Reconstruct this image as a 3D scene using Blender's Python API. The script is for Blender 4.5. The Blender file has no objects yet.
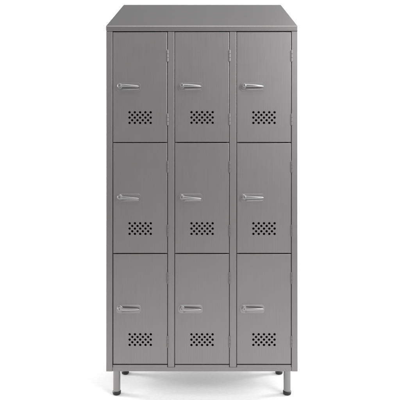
import bpy, bmesh, math, random
from mathutils import Vector, Matrix
random.seed(4)
scene = bpy.context.scene
C = bpy.context.scene.collection
S = 0.00496                       # metres per photograph pixel at the front of the locker
HZ = 1.066
def X(p): return (p - 201.9) * S
def Z(p): return HZ - (p - 183.0) * S

# ------------------------------------------------------------------ materials
def new_mat(name):
    m = bpy.data.materials.new(name); m.use_nodes = True
    nt = m.node_tree
    return m, nt, nt.nodes['Principled BSDF']

def steel(name, col, rough, metal, grain_axis='X', bump=0.03, vary=0.06, aniso=0.0):
    m, nt, b = new_mat(name)
    N, L = nt.nodes, nt.links
    tc = N.new('ShaderNodeTexCoord')
    geo = N.new('ShaderNodeNewGeometry')
    # fine brushed grain
    mp = N.new('ShaderNodeMapping')
    mp.inputs['Scale'].default_value = (6, 900, 900) if grain_axis == 'X' else (900, 900, 6)
    L.new(geo.outputs['Position'], mp.inputs['Vector'])
    g = N.new('ShaderNodeTexNoise'); g.inputs['Scale'].default_value = 1.0
    g.inputs['Detail'].default_value = 3
    L.new(mp.outputs[0], g.inputs['Vector'])
    # broad tonal unevenness (handling marks, rolling bands)
    mp2 = N.new('ShaderNodeMapping'); mp2.inputs['Scale'].default_value = (2.2, 2.2, 1.5)
    oi = N.new('ShaderNodeObjectInfo')
    L.new(geo.outputs['Position'], mp2.inputs['Vector'])
    w = N.new('ShaderNodeTexNoise'); w.noise_dimensions = '4D'; w.inputs['Scale'].default_value = .9; w.inputs['Detail'].default_value = 1
    L.new(mp2.outputs[0], w.inputs['Vector'])
    mul = N.new('ShaderNodeMath'); mul.operation = 'MULTIPLY'; mul.inputs[1].default_value = 7
    L.new(oi.outputs['Random'], mul.inputs[0]); L.new(mul.outputs[0], w.inputs['W'])
    # smudges
    s = N.new('ShaderNodeTexNoise'); s.inputs['Scale'].default_value = 16; s.inputs['Detail'].default_value = 6
    L.new(geo.outputs['Position'], s.inputs['Vector'])
    r1 = N.new('ShaderNodeMapRange'); r1.inputs['From Min'].default_value = .3; r1.inputs['From Max'].default_value = .7
    r1.inputs['To Min'].default_value = 1 - vary; r1.inputs['To Max'].default_value = 1 + vary
    L.new(w.outputs['Fac'], r1.inputs['Value'])
    r2 = N.new('ShaderNodeMapRange'); r2.inputs['From Min'].default_value = .3; r2.inputs['From Max'].default_value = .7
    r2.inputs['To Min'].default_value = .95; r2.inputs['To Max'].default_value = 1.05
    L.new(g.outputs['Fac'], r2.inputs['Value'])
    mm = N.new('ShaderNodeMath'); mm.operation = 'MULTIPLY'
    L.new(r1.outputs[0], mm.inputs[0]); L.new(r2.outputs[0], mm.inputs[1])
    vm = N.new('ShaderNodeVectorMath'); vm.operation = 'SCALE'
    vm.inputs[0].default_value = col
    L.new(mm.outputs[0], vm.inputs['Scale'])
    L.new(vm.outputs[0], b.inputs['Base Color'])
    r3 = N.new('ShaderNodeMapRange'); r3.inputs['From Min'].default_value = .3; r3.inputs['From Max'].default_value = .7
    r3.inputs['To Min'].default_value = rough - .012; r3.inputs['To Max'].default_value = rough + .012
    L.new(s.outputs['Fac'], r3.inputs['Value']); L.new(r3.outputs[0], b.inputs['Roughness'])
    b.inputs['Metallic'].default_value = metal
    b.inputs['Anisotropic'].default_value = aniso
    # grain bump plus a very slight oil-canning of the sheet
    bp = N.new('ShaderNodeBump'); bp.inputs['Strength'].default_value = bump; bp.inputs['Distance'].default_value = .0004
    L.new(g.outputs['Fac'], bp.inputs['Height'])
    bp2 = N.new('ShaderNodeBump'); bp2.inputs['Strength'].default_value = .22; bp2.inputs['Distance'].default_value = .003
    L.new(w.outputs['Fac'], bp2.inputs['Height']); L.new(bp.outputs[0], bp2.inputs['Normal'])
    L.new(bp2.outputs[0], b.inputs['Normal'])
    return m

M_BODY = steel('satin_steel', (.282, .265, .268), .42, .9, 'Z', .03, .02)
M_ROOF = steel('satin_steel_roof', (.26, .25, .25), .37, .9, 'X', .03, .02)
M_POL = steel('polished_steel', (.40, .393, .392), .36, 1.0, 'X', .02, .02)
M_LEG = steel('leg_steel', (.29, .285, .283), .2, 1.0, 'Z', .02, .03)
M_HINGE = steel('hinge_steel', (.22, .212, .212), .42, .9, 'Z', .02, .02)
def plain(name, col, rough):
    m, nt, b = new_mat(name)
    n = nt.nodes.new('ShaderNodeTexNoise'); n.inputs['Scale'].default_value = 60; n.inputs['Detail'].default_value = 4
    r = nt.nodes.new('ShaderNodeMapRange'); r.inputs['To Min'].default_value = .92; r.inputs['To Max'].default_value = 1.06
    v = nt.nodes.new('ShaderNodeVectorMath'); v.operation = 'SCALE'; v.inputs[0].default_value = col
    g = nt.nodes.new('ShaderNodeNewGeometry'); nt.links.new(g.outputs['Position'], n.inputs['Vector'])
    nt.links.new(n.outputs['Fac'], r.inputs['Value']); nt.links.new(r.outputs[0], v.inputs['Scale'])
    nt.links.new(v.outputs[0], b.inputs['Base Color']); b.inputs['Roughness'].default_value = rough
    return m
M_RUB = plain('black_plastic', (.012, .012, .012), .45)
M_KEY = plain('keyhole_black', (.015, .015, .015), .5)
M_UNDER = steel('bounce_light_underside', (.78, .77, .77), .6, .7, 'X')  # pale colour added to bounce light into the shade below the body
M_PLATE = steel('satin_plate', (.34, .332, .332), .34, .95, 'X', .02, .02)
M_IN = plain('interior_shaded_steel', (.10, .10, .10), .6)  # shade put into the colour, keeps the door gaps dark
M_FLOOR = plain('white_paper', (.70, .70, .70), .8)

# ------------------------------------------------------------------ mesh helpers
def obj(name, bm, mats, parent=None, smooth=True):
    me = bpy.data.meshes.new(name)
    bmesh.ops.recalc_face_normals(bm, faces=bm.faces)
    bm.to_mesh(me); bm.free()
    if not isinstance(mats, (list, tuple)): mats = [mats]
    for m in mats: me.materials.append(m)
    o = bpy.data.objects.new(name, me); C.objects.link(o)
    if smooth:
        for p in me.polygons: p.use_smooth = True
        me.set_sharp_from_angle(angle=math.radians(32))
    if smooth:
        wn = o.modifiers.new('weighted_normal', 'WEIGHTED_NORMAL'); wn.keep_sharp = True; wn.weight = 100
    if parent: o.parent = parent
    return o

def box(bm, x0, x1, y0, y1, z0, z1, bev=0.0, seg=2, mi=0):
    t = bmesh.new()
    bmesh.ops.create_cube(t, size=1)
    for v in t.verts:
        v.co = Vector((x0 + (v.co.x + .5) * (x1 - x0), y0 + (v.co.y + .5) * (y1 - y0), z0 + (v.co.z + .5) * (z1 - z0)))
    if bev: bmesh.ops.bevel(t, geom=list(t.edges), offset=bev, segments=seg, profile=.5, affect='EDGES')
    merge(bm, t, mi)

def merge(bm, t, mi=0):
    mp = {}
    for v in t.verts: mp[v] = bm.verts.new(v.co)
    for f in t.faces:
        nf = bm.faces.new([mp[v] for v in f.verts]); nf.material_index = mi
    t.free()

def lathe(bm, prof, c, axis='Z', n=32, mi=0, cap=True):
    """prof = [(radius, height)]; closed ends"""
    rings = []
    for r, h in prof:
        ring = []
        for i in range(n):
            a = 2 * math.pi * i / n
            if axis == 'Z': p = (c[0] + r * math.cos(a), c[1] + r * math.sin(a), c[2] + h)
            else: p = (c[0] + r * math.cos(a), c[1] - h, c[2] + r * math.sin(a))
            ring.append(bm.verts.new(p))
        rings.append(ring)
    for a, b in zip(rings, rings[1:]):
        for i in range(n):
            f = bm.faces.new((a[i], a[(i + 1) % n], b[(i + 1) % n], b[i])); f.material_index = mi
    for r in (rings[0], rings[-1]):
        f = bm.faces.new(r); f.material_index = mi

def loft(bm, loops, mi=0, cap0=True, cap1=True):
    vs = [[bm.verts.new(p) for p in l] for l in loops]
    for a, b in zip(vs, vs[1:]):
        n = len(a)
        for i in range(n):
            f = bm.faces.new((a[i], a[(i + 1) % n], b[(i + 1) % n], b[i])); f.material_index = mi
    if cap0: bm.faces.new(vs[0]).material_index = mi
    if cap1: bm.faces.new(vs[-1]).material_index = mi
    return vs

# ------------------------------------------------------------------ setting: seamless white paper sweep
bm = bmesh.new()
prof = [(-9.0, 0), (-3, 0), (0, 0), (2.4, 0)]
R = 0.9; 
for i in range(1, 13):
    a = math.pi / 2 * i / 12
    prof.append((2.4 + R * math.sin(a), R - R * math.cos(a)))
prof.append((3.3, 3.9))
W = 5.0
l = [[bm.verts.new((s * W, y, z)) for y, z in prof] for s in (-1, 1)]
for i in range(len(prof) - 1):
    bm.faces.new((l[0][i], l[1][i], l[1][i + 1], l[0][i + 1]))
fl = obj('floor', bm, M_FLOOR)
fl['kind'] = 'structure'

# ------------------------------------------------------------------ the locker
locker = bpy.data.objects.new('metal_locker', None); C.objects.link(locker)
locker['label'] = 'tall grey stainless steel locker with nine perforated doors, sloping top and round legs'
locker['category'] = 'locker'

DEP = 0.50
XL, XR = X(106.1), X(297.7)
ZB, ZT = Z(371.6), Z(31.3)          # underside of body, underside of roof lip
cols = [(112.4, 167.8), (174.4, 229.6), (236.5, 291.6)]
rows = [(31.5, 142.4), (142.4, 253.6), (253.6, 364.7)]
G = 0.0030
GV = 0.0020                           # half gap round a door
ZR = Z(364.9)                        # top of the bottom rail
FY = 0.0

for k, (a, b, s) in enumerate(((XL, X(112.4), 1), (X(291.6), XR, -1))):
    bm = bmesh.new()
    box(bm, a, b, FY, .030, ZB, ZT, .0022, 3)
    if s > 0: box(bm, a + .0006, a + .003, .0302, DEP, ZB + .001, ZT)
    else: box(bm, b - .003, b - .0006, .0302, DEP, ZB + .001, ZT)
    # door stop behind the gap
    if s > 0: box(bm, b + .0002, b + .012, .021, .024, ZR, ZT - .002)
    else: box(bm, a - .012, a - .0002, .021, .024, ZR, ZT - .002)
    obj('side_panel', bm, M_BODY, locker)
for (a, b) in ((167.8, 174.4), (229.6, 236.5)):
    bm = bmesh.new()
    box(bm, X(a), X(b), FY + .0006, .020, ZR - .012, ZT - .001, .0026, 3)
    box(bm, X(a) - .012, X(b) + .012, .0202, .0232, ZR, ZT - .002)
    m = (X(a) + X(b)) / 2
    box(bm, m - .001, m + .001, .0234, DEP - .004, ZR, ZT - .002)
    obj('partition', bm, M_BODY, locker)
bm = bmesh.new()
segs = [X(112.4)] + [v for p in ((167.8, 174.4), (229.6, 236.5)) for v in (X(p[0]), X(p[1]))] + [X(291.6)]
zr0 = ZR - .0125
box(bm, X(112.4) + .0003, X(291.6) - .0003, FY + .0008, .030, ZB + .0004, zr0, .002, 3)
for i in range(0, 6, 2):
    box(bm, segs[i] + .0024, segs[i + 1] - .0024, FY + .0012, .0195, zr0 - .003, ZR, .0014, 2)
obj('bottom_rail', bm, M_BODY, locker)
bm = bmesh.new(); box(bm, XL + .004, XR - .004, .0305, DEP - .003, ZB + .002, ZB + .005)
obj('bottom_panel', bm, M_UNDER, locker)
bm = bmesh.new(); box(bm, XL + .0032, XR - .0032, DEP - .002, DEP, ZB + .001, ZT - .001)
obj('back_panel', bm, M_BODY, locker)
for zc in (Z(142.4), Z(253.6)):
    for (a, b) in cols:
        bm = bmesh.new()
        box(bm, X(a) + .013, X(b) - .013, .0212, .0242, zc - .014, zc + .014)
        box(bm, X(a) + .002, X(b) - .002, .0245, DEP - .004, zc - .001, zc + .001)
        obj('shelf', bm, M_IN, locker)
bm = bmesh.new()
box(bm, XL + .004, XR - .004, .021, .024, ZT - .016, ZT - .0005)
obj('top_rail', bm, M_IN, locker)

# sloping roof: folded sheet with a front lip
bm = bmesh.new()
zf, zb = Z(26.0), HZ + 178.3 * S * (2.28 + DEP) / 2.28
p = [(-.0025, ZT + .0006), (-.0025, zf), (DEP, zb), (DEP, ZT + .0006)]
v0 = [bm.verts.new((XL - .0012, y, z)) for y, z in p]
v1 = [bm.verts.new((XR + .0012, y, z)) for y, z in p]
bm.faces.new(v0); bm.faces.new(v1[::-1])
for i in range(4): bm.faces.new((v0[i], v1[i], v1[(i + 1) % 4], v0[(i + 1) % 4]))
bmesh.ops.bevel(bm, geom=list(bm.edges), offset=.004, segments=4, profile=.5, affect='EDGES')
obj('sloping_roof', bm, M_ROOF, locker)

# ---- door
def door_bm(w, h):
    """front face at y=0, centred; perforated vent; folded, rounded edges"""
    bm = bmesh.new()
    x0, x1, z0, z1 = -w / 2, w / 2, -h / 2, h / 2
    r = .0030
    def rect(ins, y):
        c = .0012 if ins < r else .0
        i = ins
        return [(x0 + i, y, z0 + i), (x1 - i, y, z0 + i), (x1 - i, y, z1 - i), (x0 + i, y, z1 - i)]
    loops = [rect(.0, .0185)]
    for k in range(6):
        a = math.pi / 2 * k / 5
        loops.append(rect(r - r * math.cos(a), r - r * math.sin(a)))
    # a barely raised centre field, as a pressed door shows
    vs = loft(bm, loops, cap0=False, cap1=False)
    inn = vs[-1]
    # vent
    c = 2.645 * S
    vx0, vx1 = -4.5 * c, 4.5 * c
    vzc = z0 + 24.9 * S - GV
    vz0, vz1 = vzc - 2.5 * c, vzc + 2.5 * c
    vv = [bm.verts.new(p) for p in ((vx0, 0, vz0), (vx1, 0, vz0), (vx1, 0, vz1), (vx0, 0, vz1))]
    for i in range(4):
        bm.faces.new((inn[i], inn[(i + 1) % 4], vv[(i + 1) % 4], vv[i]))
    HR = 1.25 * S
    n = 24
    for j in range(5):
        for i in range(9):
            ax, az = vx0 + i * c, vz0 + j * c
            if (i + j) % 2 == 1:
                bm.faces.new([bm.verts.new(p) for p in ((ax, 0, az), (ax + c, 0, az), (ax + c, 0, az + c), (ax, 0, az + c))])
                continue
            mx, mz = ax + c / 2, az + c / 2
            sq, ci, cb, cc = [], [], [], []
            for k in range(n):
                a = 2 * math.pi * k / n + math.pi / 4
                ca, sa = math.cos(a), math.sin(a)
                q = max(abs(ca), abs(sa))
                sq.append(bm.verts.new((mx + ca / q * c / 2, 0, mz + sa / q * c / 2)))
                ci.append(bm.verts.new((mx + ca * HR, 0, mz + sa * HR)))
                cc.append(bm.verts.new((mx + ca * (HR - .0004), .0004, mz + sa * (HR - .0004))))
                cb.append(bm.verts.new((mx + ca * (HR - .0004), .0016, mz + sa * (HR - .0004))))
            for A, B in ((sq, ci), (ci, cc), (cc, cb)):
                for k in range(n):
                    bm.faces.new((A[k], A[(k + 1) % n], B[(k + 1) % n], B[k]))
    bmesh.ops.remove_doubles(bm, verts=bm.verts, dist=1e-6)
    # fix winding: front faces should look to -Y
    return bm

def rrect(cx, cz, w, h, r, y, n=6, taper=1.0):
    out = []
    for (sx, sz, a0) in ((1, 1, 0), (-1, 1, 90), (-1, -1, 180), (1, -1, 270)):
        for k in range(n + 1):
            a = math.radians(a0 + 90 * k / n)
            hh = h * (taper if sx > 0 else 1)
            out.append((cx + sx * (w / 2 - r) + r * math.cos(a), y, cz + sz * (hh / 2 - min(r, hh / 2)) + min(r, hh / 2) * math.sin(a)))
    return out

def handle_plate_bm():
    bm = bmesh.new()
    w, h, r = 24.6 * S, 8.4 * S, 2.6 * S
    cx = 3.2 * S + w / 2
    loft(bm, [rrect(cx, 0, w, h, r, -.0002), rrect(cx, 0, w, h, r, -.0012), rrect(cx, 0, w - .0014, h - .0014, r - .0007, -.0019)], cap0=False)
    # rolled lip along the lower edge, stopping the padlock staple
    st = []
    for k in range(11):
        t = k / 10
        x = 8.5 * S + t * 17.5 * S
        rr = .0027 * (1 if .05 < t < .95 else .55)
        z = -2.9 * S + .5 * S * t
        st.append([(x, -.0026 - rr * math.sin(2 * math.pi * q / 12), z + rr * math.cos(2 * math.pi * q / 12)) for q in range(12)])
    loft(bm, st)
    return bm

def lever_bm():
    bm = bmesh.new()
    # tapered lever, bowed away from the door, thinning towards its free end
    st = []
    x0, x1 = 5.0 * S, 26.4 * S
    N = 18
    for k in range(N + 1):
        t = k / N
        x = x0 + (x1 - x0) * t
        hh = (3.4 - 1.5 * t ** .8) * S
        if t > .92: hh *= math.cos(math.pi / 2 * (t - .92) / .08 * .8)
        y = -.0105 - .007 * math.sin(math.pi * t)
        th = .0036 - .0012 * t
        zc = .9 * S - .9 * S * t
        ring = []
        for q in range(16):
            a = 2 * math.pi * q / 16
            ca, sa = math.cos(a), math.sin(a)
            ring.append((x, y - th * (abs(sa) ** .8) * (1 if sa > 0 else -1), zc + hh / 2 * (abs(ca) ** .75) * (1 if ca > 0 else -1)))
        st.append(ring)
    loft(bm, st)
    return bm

def boss_bm():
    bm = bmesh.new()
    r = 2.35 * S
    c = (7.0 * S, 0, .9 * S)
    lathe(bm, [(r * 1.12, -.0005), (r * 1.12, .0042), (r, .0055), (r, .0145), (r * .95, .0170), (r * .82, .0186), (r * .62, .0192), (r * .58, .0184)], c, 'Y', 36)
    box(bm, c[0] - .0010, c[0] + .0010, -.0192, -.0180, c[2] - .0042, c[2] + .0042, mi=1)   # key slot
    return bm

def hinge_bm():
    bm = bmesh.new()
    L = 11.5 * S; r = .98 * S
    g = .0006
    for k in range(3):
        a = -L / 2 + k * L / 3 + g; b = -L / 2 + (k + 1) * L / 3 - g
        lathe(bm, [(r - .0008, a), (r, a + .0008), (r, b - .0008), (r - .0008, b)], (0, .0005, 0), 'Z', 20)
    lathe(bm, [(r * .55, -L / 2 - .002), (r * .6, -L / 2), (r * .6, L / 2), (r * .55, L / 2 + .002)], (0, .0005, 0), 'Z', 16)
    # edge of the leaf where it wraps on to the door
    box(bm, -.0085, -.0015, -.0008, .0004, -L / 2 + .004, L / 2 - .004, .0003, 1)
    return bm

dw = (cols[0][1] - cols[0][0]) * S - 2 * G
dh = (rows[0][1] - rows[0][0]) * S - 2 * GV
door0 = None
def copy_to(src, parent):
    c = src.copy(); C.objects.link(c); c.parent = parent
    return c
def setup_door():
    d = obj('door', door_bm(dw, dh), M_BODY, locker)
    x0, x1 = -dw / 2, dw / 2
    hp = obj('handle_plate', handle_plate_bm(), M_PLATE, d); hp.location = (x0, 0, 0)
    lv = obj('handle', lever_bm(), M_POL, d); lv.location = (x0, 0, 0)
    bs = obj('lock', boss_bm(), [M_POL, M_KEY], d); bs.location = (x0, 0, 0)
    for rel in (24.3, 88.0):
        h = obj('hinge', hinge_bm(), M_HINGE, d)
        h.location = (x1 + G, 0, dh / 2 - rel * S + GV)
    return d
for ri, (t, b) in enumerate(rows):
    for ci, (l_, r_) in enumerate(cols):
        if door0 is None:
            d = door0 = setup_door()
        else:
            d = copy_to(door0, locker)
            for ch in list(door0.children):
                c = copy_to(ch, d)
                if ch.name == 'handle': c.rotation_euler = (0, math.radians(random.uniform(-1.6, 2.2)), 0)
        # each door hangs very slightly differently, as real ones do
        jx = random.uniform(-.0004, .0004); jz = random.uniform(-.0005, .0005)
        d.location = (X((l_ + r_) / 2) + jx, random.uniform(-.0003, .0006), Z((t + b) / 2) + jz)
        d.rotation_euler = (random.uniform(-.0012, .0012), 0, random.uniform(-.0018, .0018))

# ---- legs
for (px_, yc) in ((-.430, .042), (.430, .042), (-.430, .292), (.430, .292)):
    bm = bmesh.new()
    H = ZB
    lathe(bm, [(.0178, .019), (.0178, H - .004), (.022, H - .0035), (.022, H - .0002)], (0, 0, 0), 'Z', 40)
    leg = obj('leg', bm, M_LEG, locker); leg.location = (px_, yc, 0)
    bm = bmesh.new()
    lathe(bm, [(.015, .0004), (.0195, .003), (.0208, .008), (.0208, .016), (.0188, .019), (.0165, .0205)], (0, 0, 0), 'Z', 40)
    ft = obj('foot', bm, M_RUB, leg)

# ------------------------------------------------------------------ lights
def area(name, loc, target, sx, sy, power, col=(1, 1, 1)):
    ld = bpy.data.lights.new(name, 'AREA'); ld.shape = 'RECTANGLE'; ld.size = sx; ld.size_y = sy
    ld.energy = power; ld.color = col
    o = bpy.data.objects.new(name, ld); C.objects.link(o); o.location = loc
    o.rotation_euler = (Vector(target) - Vector(loc)).to_track_quat('-Z', 'Y').to_euler()
    return o
area('softbox_right', (3.3, -2.9, 3.1), (0.25, .1, 1.3), 2.4, 2.0, 165)
area('softbox_top', (0.2, -1.2, 5.0), (0, .5, 0), 3.0, 2.0, 80)
area('softbox_left', (-3.2, -2.2, 2.6), (-.2, .2, 1.0), 1.6, 1.6, 34)
area('added_roof_fill', (2.2, 2.3, 4.9), (.3, .25, 2.0), 1.4, 1.0, 42)  # unseen lamp, added to lighten the right of the roof
area('softbox_backdrop_left', (-3.2, .9, 1.3), (-.5, 3.0, .7), 1.6, 1.6, 175)
area('softbox_backdrop_right', (3.2, .9, 1.3), (.5, 3.0, .7), 1.6, 1.6, 175)

w = bpy.data.worlds.new('World'); scene.world = w; w.use_nodes = True
bg = w.node_tree.nodes['Background']
bg.inputs['Color'].default_value = (.50, .50, .505, 1); bg.inputs['Strength'].default_value = 1.0
# added gradient in the world colour: dimmer leftwards, to shade that side
wn_, wl_ = w.node_tree.nodes, w.node_tree.links
wt = wn_.new('ShaderNodeTexCoord'); ws = wn_.new('ShaderNodeSeparateXYZ')
wr = wn_.new('ShaderNodeMapRange'); wr.interpolation_type = 'SMOOTHSTEP'
wr.inputs['From Min'].default_value = -.5; wr.inputs['From Max'].default_value = .4
wr.inputs['To Min'].default_value = .34; wr.inputs['To Max'].default_value = .58
wl_.new(wt.outputs['Generated'], ws.inputs[0]); wl_.new(ws.outputs['X'], wr.inputs['Value'])
wl_.new(wr.outputs[0], bg.inputs['Color'])

# ------------------------------------------------------------------ camera
cd = bpy.data.cameras.new('camera'); cam = bpy.data.objects.new('camera', cd); C.objects.link(cam)
cam.location = (2.1 * S, -2.28, HZ); cam.rotation_euler = (math.pi / 2, 0, 0)
cd.sensor_width = 36; cd.lens = 36 * 2.28 / (400 * S)
cd.shift_x = -.01; cd.shift_y = -17 / 400
cd.clip_start = .05; cd.clip_end = 100
scene.camera = cam
scene.render.engine = 'CYCLES'
scene.render.resolution_x = scene.render.resolution_y = 1024
scene.view_settings.view_transform = 'Standard'
scene.view_settings.look = 'None'
scene.view_settings.exposure = 0
scene.view_settings.gamma = 1
